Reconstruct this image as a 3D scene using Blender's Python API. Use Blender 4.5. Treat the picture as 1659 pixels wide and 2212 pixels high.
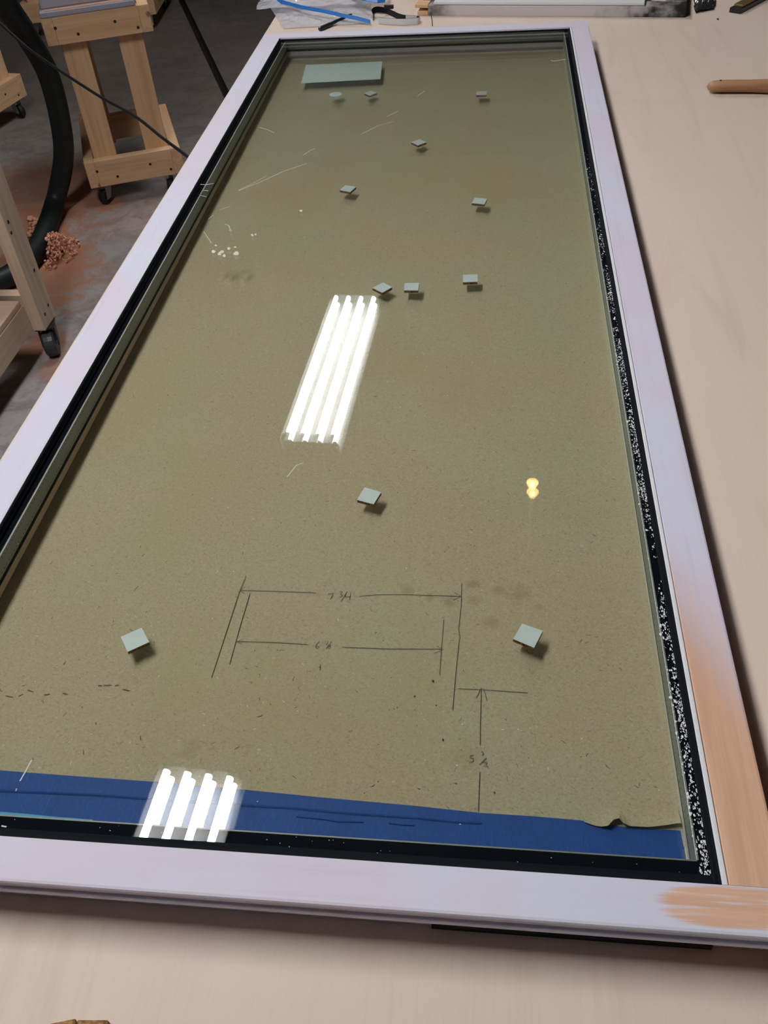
import bpy, bmesh, math, random
from mathutils import Vector, Matrix
for o in list(bpy.data.objects): bpy.data.objects.remove(o)
S = bpy.context.scene
COL = S.collection
V = Vector
# ------------------------------------------------------------------ camera, world, exposure
ZF = 0.94                       # height of the sash's upper face above the floor
FPX = 1899.257
CR = ((0.9935152, 0.095899, -0.061082), (0.0231768, -0.6967563, -0.7169334), (-0.1113124, 0.7108685, -0.6944605))
CP = V((0.447037, -0.2459175, 0.5557828 + ZF))
cam = bpy.data.cameras.new('camera'); camo = bpy.data.objects.new('camera', cam); COL.objects.link(camo)
cam.sensor_fit = 'VERTICAL'; cam.sensor_height = 36.0; cam.lens = FPX * 36.0 / 2212.0
cam.clip_start = 0.02; cam.clip_end = 60
rx, ry, rz = (V(r) for r in CR)
camo.matrix_world = Matrix(((rx.x, -ry.x, -rz.x, CP.x), (rx.y, -ry.y, -rz.y, CP.y), (rx.z, -ry.z, -rz.z, CP.z), (0, 0, 0, 1)))
S.camera = camo
w = bpy.data.worlds.new('world'); S.world = w; w.use_nodes = True
w.node_tree.nodes['Background'].inputs[0].default_value = (0.9, 0.95, 1, 1)
w.node_tree.nodes['Background'].inputs[1].default_value = 0.02
S.view_settings.view_transform = 'Standard'; S.view_settings.look = 'None'; S.view_settings.gamma = 1
S.view_settings.use_curve_mapping = False
S.view_settings.exposure = 1.86
S.cycles.transparent_max_bounces = 16
S.cycles.max_bounces = 8; S.cycles.diffuse_bounces = 3; S.cycles.glossy_bounces = 4
TUBE = 27.0                     # radiance of the fluorescent tubes
FAR_TUBE = 20.0                 # the more distant tubes, dimmed to keep the far floor dark

# ------------------------------------------------------------------ pixel helpers
def ray(x, y):
    a, b = (x - 829.5) / FPX, (y - 1106.0) / FPX
    return rx * a + ry * b + rz
def at(x, y, z):                # point where the pixel's ray meets the height z (world)
    d = ray(x, y); return CP + d * ((z - CP.z) / d.z)
def aty(x, y, Y):
    d = ray(x, y); return CP + d * ((Y - CP.y) / d.y)

# ------------------------------------------------------------------ materials
MATS = {}
class NT:
    def __init__(s, name):
        s.m = bpy.data.materials.new(name); s.m.use_nodes = True; s.t = s.m.node_tree
        s.t.nodes.clear(); s.out = s.t.nodes.new('ShaderNodeOutputMaterial'); MATS[name] = s.m
    def n(s, kind, **kw):
        nd = s.t.nodes.new('ShaderNode' + kind)
        for k, v in kw.items(): setattr(nd, k, v)
        return nd
    def l(s, a, b): s.t.links.new(a, b)
    def set(s, sock, v):
        if hasattr(v, 'is_output'): s.l(v, sock)
        else: sock.default_value = v
    def coord(s, scale=(1, 1, 1), rot=(0, 0, 0), loc=(0, 0, 0), which='Object', rnd=False):
        c = s.n('TexCoord'); m = s.n('Mapping')
        m.inputs['Scale'].default_value = scale; m.inputs['Rotation'].default_value = rot; m.inputs['Location'].default_value = loc
        src = c.outputs[which]
        if rnd:
            oi = s.n('ObjectInfo'); ad = s.n('VectorMath', operation='ADD'); sc = s.n('VectorMath', operation='SCALE')
            cb = s.n('CombineXYZ'); s.l(oi.outputs['Random'], cb.inputs[0]); s.l(oi.outputs['Random'], cb.inputs[1]); s.l(oi.outputs['Random'], cb.inputs[2])
            s.l(cb.outputs[0], sc.inputs[0]); sc.inputs['Scale'].default_value = 7.3
            s.l(src, ad.inputs[0]); s.l(sc.outputs[0], ad.inputs[1]); src = ad.outputs[0]
        s.l(src, m.inputs['Vector']); return m.outputs[0]
    def noise(s, vec, scale=5, detail=4, rough=.55, dist=0):
        n = s.n('TexNoise'); s.l(vec, n.inputs['Vector']); n.inputs['Scale'].default_value = scale
        n.inputs['Detail'].default_value = detail; n.inputs['Roughness'].default_value = rough; n.inputs['Distortion'].default_value = dist
        return n.outputs['Fac']
    def ramp(s, fac, stops):
        r = s.n('ValToRGB'); s.l(fac, r.inputs[0]); e = r.color_ramp.elements
        while len(e) < len(stops): e.new(.5)
        for el, (p, c) in zip(e, stops):
            el.position = p; el.color = (*c, 1) if len(c) == 3 else c
        return r.outputs[0]
    def mr(s, v, a, b, c=0., d=1., smooth=True):
        n = s.n('MapRange'); n.interpolation_type = 'SMOOTHSTEP' if smooth else 'LINEAR'
        s.set(n.inputs[0], v)
        for i, x in zip((1, 2, 3, 4), (a, b, c, d)): n.inputs[i].default_value = x
        return n.outputs[0]
    def math(s, op, a, b=None, c=None):
        n = s.n('Math', operation=op); s.set(n.inputs[0], a)
        if b is not None: s.set(n.inputs[1], b)
        if c is not None: s.set(n.inputs[2], c)
        return n.outputs[0]
    def mix(s, f, a, b, mode='MIX'):
        n = s.n('Mix', data_type='RGBA', blend_type=mode); s.set(n.inputs[0], f)
        for sock, v in ((n.inputs[6], a), (n.inputs[7], b)):
            s.set(sock, v if hasattr(v, 'is_output') else (*v, 1))
        return n.outputs[2]
    def xyz(s, vec):
        n = s.n('SeparateXYZ'); s.l(vec, n.inputs[0]); return n.outputs
    def bsdf(s, col, rough=.6, bump=None, bs=.2, bd=.001, metal=0, spec=.5, **kw):
        b = s.n('BsdfPrincipled'); s.set(b.inputs['Base Color'], col if hasattr(col, 'is_output') else (*col, 1))
        s.set(b.inputs['Roughness'], rough); b.inputs['Metallic'].default_value = metal; b.inputs['Specular IOR Level'].default_value = spec
        for k, v in kw.items(): s.set(b.inputs[k], v)
        if bump is not None:
            n = s.n('Bump'); n.inputs['Strength'].default_value = bs; n.inputs['Distance'].default_value = bd
            s.l(bump, n.inputs['Height']); s.l(n.outputs[0], b.inputs['Normal'])
        s.l(b.outputs[0], s.out.inputs[0]); return b

def flat(name, col, rough=.6, metal=0, spec=.5, nz=0, sc=40):
    t = NT(name)
    if nz:
        v = t.coord(); f = t.noise(v, sc, 5)
        c = t.mix(f, tuple(x * (1 - nz) for x in col), tuple(min(1, x * (1 + nz)) for x in col))
        t.bsdf(c, rough, f, .25, .001, metal, spec)
    else: t.bsdf(col, rough, metal=metal, spec=spec)
    return t.m

# primed sash wood; root of the sash sits at SR
SR = V((0.3, 0.87, ZF - 0.0465))
def primed(name, grain, bare):
    """white primer over pinkish wood; bare = function(nt, xyz, streak) -> 0..1 mask of sanded-through wood"""
    t = NT(name)
    vec = t.coord(loc=(SR.x, SR.y, 0))
    sc = (160, 5, 30) if grain == 'y' else (5, 160, 30)
    m2 = t.n('Mapping'); m2.inputs['Scale'].default_value = sc; t.l(vec, m2.inputs[0])
    streak = t.noise(m2.outputs[0], 1.0, 5, .6)
    cloud = t.noise(vec, 9, 3, .5)
    white = t.mix(t.mr(cloud, .4, .62), (.70, .70, .83), (.72, .66, .78))
    white = t.mix(t.mr(streak, .5, .75, 0, .35), white, (.60, .55, .64))
    wood = t.mix(t.mr(streak, .3, .7), (.80, .495, .33), (.67, .385, .25))
    col = white
    if bare is not None:
        x, y, z = t.xyz(vec)
        col = t.mix(bare(t, x, y, streak, cloud), white, wood)
    t.bsdf(col, .62, streak, .12, .0006, spec=.3)
    return t.m
def bare_stile(t, x, y, st, cl):
    yy = t.math('ADD', y, t.math('MULTIPLY_ADD', st, .14, -.07))
    yy = t.math('ADD', yy, t.math('MULTIPLY_ADD', x, 2.6, -1.6))
    return t.math('MULTIPLY', t.mr(yy, .30, .13, 0, .97), t.mr(x, .5990, .6002))
def bare_rail(t, x, y, st, cl):
    dx = t.math('DIVIDE', t.math('SUBTRACT', t.math('ADD', x, t.math('MULTIPLY_ADD', st, .03, -.015)), .607), .044)
    dy = t.math('DIVIDE', t.math('SUBTRACT', y, -.0135), .0125)
    d = t.math('ADD', t.math('POWER', t.math('ABSOLUTE', dx), 2.6), t.math('POWER', t.math('ABSOLUTE', dy), 3.0))
    vec = t.coord(scale=(14, 420, 30)); s2 = t.noise(vec, 1.0, 4, .65)
    d = t.math('ADD', d, t.math('MULTIPLY_ADD', st, 1.6, -.8)); d = t.math('ADD', d, t.math('MULTIPLY_ADD', s2, 1.4, -.7))
    return t.math('MULTIPLY', t.mr(d, 1.35, .7, 0, .95), t.mr(s2, .66, .54, .35, 1))
primed('primer_y', 'y', None); primed('primer_x', 'x', None)
primed('primer_stile_sanded', 'y', bare_stile); primed('primer_rail_sanded', 'x', bare_rail)

t = NT('plywood'); v = t.coord(scale=(15, 1.3, 1)); f = t.noise(v, 1.0, 6, .6, 1.6)
v2 = t.coord(scale=(3.2, .9, 1)); g = t.noise(v2, 1.3, 3, .5, 1.2)
fine = t.noise(t.coord(scale=(520, 22, 1), rot=(0, 0, .06)), 1, 3, .6, .5)
c = t.ramp(g, [(.3, (.77, .64, .53)), (.5, (.79, .65, .55)), (.72, (.77, .61, .53))])
c = t.mix(t.mr(f, .52, .72, 0, .4), c, (.66, .50, .40))
c = t.mix(t.mr(fine, .5, .8, 0, .16), c, (.60, .46, .37))
st = t.noise(t.coord(scale=(5, 4, 1), loc=(1.3, .2, 0)), 1, 2)
c = t.mix(t.mr(st, .66, .78, 0, .35), c, (.72, .53, .45))
t.bsdf(c, .55, fine, .06, .0004, spec=.35)

def pine(name, a, b):
    t = NT(name); v = t.coord(scale=(2.2, 46, 46), rnd=True); f = t.noise(v, 1, 4, .55, .5)
    v2 = t.coord(scale=(9, 14, 14), rnd=True); k = t.n('TexVoronoi'); t.l(v2, k.inputs['Vector']); k.inputs['Scale'].default_value = .5
    c = t.mix(t.mr(f, .35, .7), a, b)
    c = t.mix(t.mr(k.outputs['Distance'], .10, .05, 0, .75), c, (.16, .07, .03))
    t.bsdf(c, .6, f, .1, .0008, spec=.25)
pine('pine', (.82, .54, .32), (.70, .42, .23))
pine('pine_pale', (.76, .60, .44), (.66, .48, .34))
pine('shelf_board', (.78, .56, .42), (.70, .46, .33))

t = NT('concrete'); v = t.coord(); a = t.noise(v, 2.1, 6, .62, .4); b = t.noise(v, 11, 6, .65, .8); d = t.noise(v, 90, 3)
c = t.ramp(a, [(.3, (.24, .22, .215)), (.5, (.36, .335, .335)), (.7, (.45, .425, .43))])
c = t.mix(t.mr(b, .36, .60, .55, 0), c, (.125, .12, .122))
c = t.mix(t.mr(d, .45, .75, 0, .25), c, (.47, .44, .42))
X, Y, Z = t.xyz(v)
far = t.mr(t.math('ADD', Y, t.math('MULTIPLY', a, 1.2)), 3.3, 4.9, 0, .72)       # slab gets darker and browner further back
c = t.mix(far, c, (.125, .098, .078))
def dust(px, py, r, k):
    global c
    p = at(px, py, 0)
    dd = t.n('VectorMath', operation='DISTANCE'); t.l(v, dd.inputs[0]); dd.inputs[1].default_value = (p.x, p.y, 0)
    e = t.math('ADD', dd.outputs['Value'], t.math('MULTIPLY_ADD', b, r * 1.5, -r * .75))
    c = t.mix(t.mr(e, r, r * .3, 0, k), c, (.50, .21, .11))
for q in [(60, 480, .34, .85), (35, 600, .42, .8), (165, 430, .15, .75), (215, 445, .11, .75), (125, 560, .17, .6), (95, 740, .12, .8), (110, 800, .07, .5), (130, 640, .10, .3), (60, 400, .35, .5), (300, 470, .3, .18), (175, 390, .2, .5)]: dust(*q)
t.bsdf(c, .7, b, .2, .002, spec=.3)

t = NT('kraft'); v = t.coord(); a = t.noise(v, 6, 4, .5); b = t.noise(v, 700, 3, .6); d = t.noise(t.coord(scale=(1, 1.7, 1), rot=(0, 0, .6)), 430, 3, .65)
c = t.mix(t.mr(a, .35, .65), (.50, .415, .285), (.48, .43, .295))
c = t.mix(t.mr(b, .46, .62, 0, .40), c, (.64, .55, .42))
c = t.mix(t.mr(d, .54, .66, 0, .5), c, (.30, .24, .16))
ye = t.noise(t.coord(scale=(3, 2, 1), loc=(4, 1, 0)), 1.6, 2)
c = t.mix(t.mr(ye, .5, .7, 0, .35), c, (.47, .385, .21))
PZ = ZF - 0.0453
KR = V((0.3, 0.87, ZF - 0.0462))
for px_, py_, r, k in [(1020, 1265, .009, .6), (1077, 1276, .008, .6), (1122, 1283, .013, .6), (880, 1276, .008, .5), (926, 1290, .006, .5), (972, 1298, .010, .6), (1062, 1345, .009, .5), (1025, 1298, .008, .35), (1165, 1310, .005, .4), (1010, 1630, .02, .25), (1150, 1420, .02, .2), (410, 1620, .01, .3)]:
    p = at(px_, py_, PZ) - KR
    dd = t.n('VectorMath', operation='DISTANCE'); t.l(v, dd.inputs[0]); dd.inputs[1].default_value = (p.x, p.y, PZ - KR.z)
    e = t.math('ADD', dd.outputs['Value'], t.math('MULTIPLY_ADD', t.noise(v, 75, 4, .65), r * 2.6, -r * 1.3))
    c = t.mix(t.mr(e, r, r * .15, 0, k * .85), c, (.33, .22, .10))
t.bsdf(c, .9, d, .15, .0002, spec=.15)

t = NT('blue_tape'); v = t.coord(scale=(1, .35, 1)); f = t.noise(v, 500, 3); g = t.noise(t.coord(), 30, 3)
c = t.mix(t.mr(f, .45, .75, 0, .5), (.012, .075, .33), (.03, .14, .45)); c = t.mix(t.mr(g, .45, .65, 0, .4), c, (.008, .06, .27))
t.bsdf(c, .6, f, .4, .0003, spec=.3)
flat('pale_blue_tape', (.05, .36, .62), .5)

# clear glass: thin-walled reflection by Schlick, tinted transmission
def glass(name, tint, refl, f0=.042):
    t = NT(name); g = t.n('NewGeometry'); dt = t.n('VectorMath', operation='DOT_PRODUCT')
    t.l(g.outputs['Normal'], dt.inputs[0]); t.l(g.outputs['Incoming'], dt.inputs[1])
    cs = t.math('ABSOLUTE', dt.outputs['Value']); k = t.math('POWER', t.math('SUBTRACT', 1.0, cs), 5.0)
    fr = t.math('MULTIPLY_ADD', k, 1 - f0, f0)
    tr = t.n('BsdfTransparent'); tr.inputs[0].default_value = (*tint, 1)
    gl = t.n('BsdfGlossy'); gl.inputs['Color'].default_value = (*refl, 1); gl.inputs['Roughness'].default_value = 0.0
    mx = t.n('MixShader'); t.l(fr, mx.inputs[0]); t.l(tr.outputs[0], mx.inputs[1]); t.l(gl.outputs[0], mx.inputs[2]); t.l(mx.outputs[0], t.out.inputs[0])
glass('glass', (.982, .990, .979), (1, 1, 1))
glass('glass_low_e', (.982, .990, .979), (.93, .97, 1))

flat('black_seal', (.0025, .004, .008), .8, spec=.06)
flat('black_butyl', (.004, .006, .010), .7, spec=.10)
flat('spacer_metal', (.22, .24, .20), .5, metal=.2, nz=.12, sc=300)
flat('stop_wood', (.50, .37, .27), .6, nz=.1, sc=60); flat('stop_pale', (.70, .72, .64), .6, nz=.06, sc=60)
flat('perforation', (.02, .02, .018), .9)
flat('pencil', (.11, .10, .08), .85)
flat('fleck_dark', (.07, .05, .035), .9); flat('fleck_light', (.78, .74, .66), .8)
flat('smear_white', (.62, .64, .66), .8)
flat('speck_white', (.85, .86, .90), .7)
flat('scratch_haze', (.66, .66, .56), .8)
flat('foam_white', (.70, .76, .80), .55)
t = NT('cork'); v = t.coord(which='Object'); f = t.noise(v, 900, 3, .7); k = t.n('TexVoronoi'); t.l(v, k.inputs['Vector']); k.inputs['Scale'].default_value = 700
c = t.ramp(f, [(.38, (.05, .022, .006)), (.52, (.20, .10, .03)), (.68, (.58, .36, .16))]); t.bsdf(c, .85, k.outputs['Distance'], .5, .0006, spec=.2)
t = NT('cork_block'); v = t.coord(); f = t.noise(v, 260, 4, .7); k = t.n('TexVoronoi'); t.l(v, k.inputs['Vector']); k.inputs['Scale'].default_value = 330
c = t.ramp(f, [(.3, (.12, .05, .015)), (.5, (.34, .18, .075)), (.68, (.55, .33, .16))]); t.bsdf(c, .9, k.outputs['Distance'], .9, .0015, spec=.2)
flat('sticker_white', (.78, .90, .90), .4)
flat('sticker_disc', (.80, .92, .96), .4)
flat('hose_rubber', (.009, .016, .016), .5, nz=.3)
flat('black_rubber', (.010, .010, .011), .55, nz=.2)
flat('black_plastic', (.014, .014, .016), .4)
flat('black_pipe', (.006, .006, .007), .5)
flat('steel', (.55, .55, .56), .35, metal=.9)
flat('wheel_grey', (.045, .05, .055), .45, nz=.3)
flat('screw_dark', (.02, .014, .01), .6)
t = NT('grey_enamel'); v = t.coord(); f = t.noise(v, 12, 4); c = t.mix(t.mr(f, .45, .7, 0, .5), (.40, .41, .50), (.52, .38, .36)); t.bsdf(c, .5)
flat('sawdust_pink', (.62, .36, .27), .9, nz=.2)
t = NT('shaving'); oi = t.n('TexCoord'); f = t.noise(t.coord(), 35, 3); c = t.mix(f, (.92, .52, .36), (.80, .36, .22)); t.bsdf(c, .75, spec=.2, **{'Subsurface Weight': 0.0})
flat('ceiling_paint', (.09, .09, .095), .9, nz=.05, sc=3)
flat('wall_paint', (.13, .135, .14), .9, nz=.08, sc=2)
flat('housing_white', (.06, .06, .063), .6)
flat('enamel_dark', (.05, .05, .055), .5)
t = NT('handle_wood'); f = t.noise(t.coord(scale=(4, 60, 60)), 1, 4); c = t.mix(t.mr(f, .35, .7), (.50, .27, .14), (.34, .165, .08)); t.bsdf(c, .45, f, .08, .0005)
t = NT('stained_white'); v = t.coord(); f = t.noise(v, 14, 5, .6); X, Y, Z = t.xyz(v)
e1 = t.mr(t.math('ADD', X, t.math('MULTIPLY_ADD', f, .12, -.06)), .10, .02, 0, 1); e2 = t.mr(t.math('ADD', X, t.math('MULTIPLY_ADD', f, .2, -.1)), .40, .52, 0, 1)
m = t.math('MULTIPLY', t.math('MAXIMUM', e1, e2), t.mr(f, .35, .55, .35, 1))
c = t.mix(m, t.mix(f, (.62, .58, .58), (.70, .66, .66)), (.02, .018, .016)); t.bsdf(c, .6, spec=.3)
flat('panel_white', (.80, .80, .84), .5)
flat('strap_white', (.70, .70, .74), .6); flat('strap_black', (.012, .012, .013), .7)
flat('pen_black', (.015, .02, .025), .3)
flat('brass', (.35, .26, .10), .4, metal=.7)
flat('blue_zip', (.03, .20, .62), .35)
t = NT('clear_film'); f = t.noise(t.coord(), 30, 3)
tr = t.n('BsdfTransparent'); tr.inputs[0].default_value = (.93, .94, .97, 1)
pr = t.n('BsdfPrincipled'); pr.inputs['Base Color'].default_value = (.93, .93, 1, 1); pr.inputs['Roughness'].default_value = .07; pr.inputs['Specular IOR Level'].default_value = .9
mx = t.n('MixShader'); mx.inputs[0].default_value = .58; t.l(tr.outputs[0], mx.inputs[1]); t.l(pr.outputs[0], mx.inputs[2]); t.l(mx.outputs[0], t.out.inputs[0])
t = NT('dark_film'); pr = t.bsdf((.035, .035, .038), .2, spec=.9)
def emit(name, col, s):
    t = NT(name); e = t.n('Emission'); e.inputs[0].default_value = (*col, 1); e.inputs[1].default_value = s; t.l(e.outputs[0], t.out.inputs[0])
emit('tube_glow', (1.0, .985, .97), TUBE); emit('tube_glow_far', (1.0, .985, .97), FAR_TUBE); emit('tube_glow_fill', (1.0, .97, .93), 4.0); emit('bulb_glow', (1, .60, .20), 12); emit('shade_glow', (1, .52, .15), 4.5)

# ------------------------------------------------------------------ mesh helpers
def me_from(name, verts, faces, mat, smooth=False):
    me = bpy.data.meshes.new(name); me.from_pydata([tuple(v) for v in verts], [], faces); me.materials.append(MATS[mat]); me.update()
    if smooth:
        for p in me.polygons: p.use_smooth = True
    return me
def put(name, me, parent=None, mw=None):
    o = bpy.data.objects.new(name, me); COL.objects.link(o)
    if parent is not None: o.parent = parent
    if mw is not None: o.matrix_local = mw
    return o
def empty(name, loc, rotz=0):
    o = bpy.data.objects.new(name, None); COL.objects.link(o); o.location = loc; o.rotation_euler = (0, 0, rotz); o.empty_display_size = .05; return o
def tag(o, label, cat, group=None, kind=None):
    if label: o['label'] = label
    if cat: o['category'] = cat
    if group: o['group'] = group
    if kind: o['kind'] = kind
    return o
def struct(o): o['kind'] = 'structure'; return o
def fix_normals(me):
    bm = bmesh.new(); bm.from_mesh(me); bmesh.ops.recalc_face_normals(bm, faces=bm.faces); bm.to_mesh(me); bm.free(); return me
class MB:
    """collects shapes in world coordinates; build() makes one mesh relative to its parent's origin"""
    def __init__(s): s.v = []; s.f = []
    def add(s, vs, fs):
        k = len(s.v); s.v += [V(x) for x in vs]; s.f += [tuple(i + k for i in f) for f in fs]; return s
    def box(s, a, b):
        x0, y0, z0 = a; x1, y1, z1 = b
        return s.add([(x0, y0, z0), (x1, y0, z0), (x1, y1, z0), (x0, y1, z0), (x0, y0, z1), (x1, y0, z1), (x1, y1, z1), (x0, y1, z1)],
                     [(3, 2, 1, 0), (4, 5, 6, 7), (0, 1, 5, 4), (1, 2, 6, 5), (2, 3, 7, 6), (3, 0, 4, 7)])
    def prism(s, poly, lo, hi):          # poly of world points (list of (lo point, hi point) given by functions)
        n = len(poly); A = [lo(p) for p in poly]; B = [hi(p) for p in poly]
        return s.add(A + B, [tuple(range(n))[::-1], tuple(range(n, 2 * n))] + [(i, (i + 1) % n, n + (i + 1) % n, n + i) for i in range(n)])
    def tube(s, pts, r, seg=12, caps=True, rib=None):
        pts = [V(p) for p in pts]; rings = []
        up = V((0, 0, 1)); prev = None
        for i, p in enumerate(pts):
            d = (pts[min(i + 1, len(pts) - 1)] - pts[max(i - 1, 0)]).normalized()
            if prev is None:
                a = d.cross(up)
                if a.length < 1e-3: a = d.cross(V((1, 0, 0)))
                a.normalize()
            else: a = (prev - d * prev.dot(d)).normalized()
            prev = a; b = d.cross(a)
            rr = r[i] if isinstance(r, (list, tuple)) else r
            if rib: rr += rib * (1 if i % 2 else -1)
            rings.append([p + (a * math.cos(2 * math.pi * k / seg) + b * math.sin(2 * math.pi * k / seg)) * rr for k in range(seg)])
        vs = [q for rg in rings for q in rg]; fs = []
        for i in range(len(rings) - 1):
            for k in range(seg):
                fs.append((i * seg + k, i * seg + (k + 1) % seg, (i + 1) * seg + (k + 1) % seg, (i + 1) * seg + k))
        if caps: fs += [tuple(range(seg))[::-1], tuple((len(rings) - 1) * seg + k for k in range(seg))]
        return s.add(vs, fs)
    def quad(s, a, b, c, d): return s.add([a, b, c, d], [(0, 1, 2, 3)])
    def ribbon(s, pts, wd, z=None):      # flat ribbon in the horizontal plane
        pts = [V(p) for p in pts]
        L = []
        for i, p in enumerate(pts):
            d = pts[min(i + 1, len(pts) - 1)] - pts[max(i - 1, 0)]; d.z = 0
            n = V((-d.y, d.x, 0)); n = n.normalized() if n.length else V((1, 0, 0))
            L += [p + n * wd / 2, p - n * wd / 2]
        return s.add(L, [(2 * i, 2 * i + 1, 2 * i + 3, 2 * i + 2) for i in range(len(pts) - 1)])
    def build(s, name, mat, parent=None, smooth=False, bevel=0, org=None, norm=True, anchor=False):
        org = V(org) if org is not None else V((0, 0, 0))
        if parent is not None and org.length == 0: org = V(ORG.get(parent.name, (0, 0, 0)))
        if anchor: org = sum(s.v, V()) / len(s.v); org.z = min(q.z for q in s.v)
        me = me_from(name, [q - org for q in s.v], s.f, mat, smooth)
        if norm: fix_normals(me)
        o = put(name, me, parent)
        if anchor: o.location = org
        ORG[o.name] = org
        if bevel:
            b = o.modifiers.new('bevel', 'BEVEL'); b.width = bevel; b.segments = 2; b.limit_method = 'ANGLE'
        return o
ORG = {}
def group_root(name, loc):
    o = empty(name, loc); ORG[o.name] = V(loc); return o
def catmull(pts, n=8):
    pts = [V(p) for p in pts]; out = []
    P = [pts[0] * 2 - pts[1]] + pts + [pts[-1] * 2 - pts[-2]]
    for i in range(1, len(P) - 2):
        for k in range(n):
            u = k / n; a, b, c, d = P[i - 1], P[i], P[i + 1], P[i + 2]
            out.append(.5 * ((2 * b) + (c - a) * u + (2 * a - 5 * b + 4 * c - d) * u * u + (3 * b - a - 3 * c + d) * u ** 3))
    out.append(pts[-1]); return out

# ------------------------------------------------------------------ the room
def slab(name, a, b, mat): return struct(MB().box(a, b).build(name, mat))
RX0, RX1, RY0, RY1, RH = -5.2, 4.8, -5.0, 9.5, 4.3
slab('floor', (RX0, RY0, -.1), (RX1, RY1, 0), 'concrete')
slab('ceiling', (RX0, RY0, RH), (RX1, RY1, RH + .1), 'ceiling_paint')
slab('wall_left', (RX0 - .1, RY0, 0), (RX0, RY1, RH), 'wall_paint')
slab('wall_right', (RX1, RY0, 0), (RX1 + .1, RY1, RH), 'wall_paint')
slab('wall_far', (RX0, RY1, 0), (RX1, RY1 + .1, RH), 'wall_paint')
slab('wall_near', (RX0, RY0 - .1, 0), (RX1, RY0, RH), 'wall_paint')

# ------------------------------------------------------------------ ceiling lights (two reflect in the glass, the third is added fill)
def fixture(cx, cy, ang, mat, label):
    zt = ZF + 1.95
    HT = zt + .075
    r = group_root('ceiling_light', (cx, cy, HT)); r.rotation_euler = (0, 0, ang)
    o0 = V((cx, cy, HT)); ORG[r.name] = o0
    def P(u, v, z): return V((cx + u, cy + v, z))
    h = MB(); hw = .145; hl = .635
    prof = [(-hw, HT), (hw, HT), (hw, zt + .012), (hw - .004, zt + .012), (hw - .012, zt + .035), (-hw + .012, zt + .035), (-hw + .004, zt + .012), (-hw, zt + .012)]
    h.prism(prof, lambda p: P(p[0], -hl, p[1]), lambda p: P(p[0], hl, p[1])); h.build('housing', 'housing_white', r)
    for i in range(4):
        u = -.106 + i * .0705
        tb = MB().tube([P(u, -.598, zt), P(u, .598, zt)], .0118, 10).build('tube', mat, r, smooth=False)
        for e_ in (-.612, .598): MB().tube([P(u, e_, zt), P(u, e_ + .014, zt)], .0137, 12).build('tube_cap', 'steel', tb)
    for sg in (-1, 1):
        MB().box(P(-.128, sg * .622 - .011, zt - .012), P(.128, sg * .622 + .011, zt + .034)).build('socket_bar', 'housing_white', r)
    for sg in (-1, 1):
        MB().tube([P(0, sg * .45, HT), P(0, sg * .45, RH)], .003, 6).build('suspension_cable', 'steel', r)
    tag(r, label, 'ceiling light', 'ceiling lights in a row'); return r
TILT = math.radians(-2.95)
fixture(-.468, .515, TILT, 'tube_glow', 'four-tube fluorescent ceiling light over the blue taped end of the sash')
fixture(-.313, 3.425, TILT, 'tube_glow_far', 'four-tube fluorescent ceiling light past the far end of the workbench')
fixture(-.700, -3.30, TILT, 'tube_glow_fill', 'added unseen four-tube fill light in front of the workbench')  # unseen fixture added as dim fill for the front faces

# small warm pendant lamp, seen only as an amber reflection in the glass
def pendant():
    d = ray(1150, 1046).normalized(); zg = ZF - .0064; p = at(1150, 1046, zg); d.z = -d.z
    q = p + d * ((ZF + 1.42 - p.z) / d.z)
    r = group_root('pendant_lamp', (q.x, q.y, RH))
    def ring(z, rad, n=20): return [V((q.x + rad * math.cos(2 * math.pi * k / n), q.y + rad * math.sin(2 * math.pi * k / n), z)) for k in range(n)]
    n = 20; R = [ring(q.z - .010, .020), ring(q.z + .010, .011), ring(q.z + .0105, .0100), ring(q.z - .0095, .019)]
    m = MB(); m.add([a for b in R for a in b], [(i * n + k, i * n + (k + 1) % n, ((i + 1) % 4) * n + (k + 1) % n, ((i + 1) % 4) * n + k) for i in range(4) for k in range(n)])
    sh = m.build('lamp_shade', 'shade_glow', r)
    MB().tube([(q.x, q.y, q.z - .008), (q.x, q.y, q.z - .004), (q.x, q.y, q.z + .004), (q.x, q.y, q.z + .009)], [.004, .008, .008, .004], 12).build('bulb', 'bulb_glow', r)
    MB().tube([(q.x, q.y, q.z + .0092), (q.x, q.y, q.z + .045)], .008, 12).build('lamp_holder', 'brass', r)
    MB().tube([(q.x, q.y, q.z + .045), (q.x, q.y, RH - .02)], .003, 6).build('lamp_cord', 'brass', r)
    MB().tube([(q.x, q.y, RH - .02), (q.x, q.y, RH)], .04, 16).build('ceiling_rose', 'housing_white', r)
    tag(r, 'small amber glowing pendant lamp hanging from a cord over the bench', 'lamp')
pendant()

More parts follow.
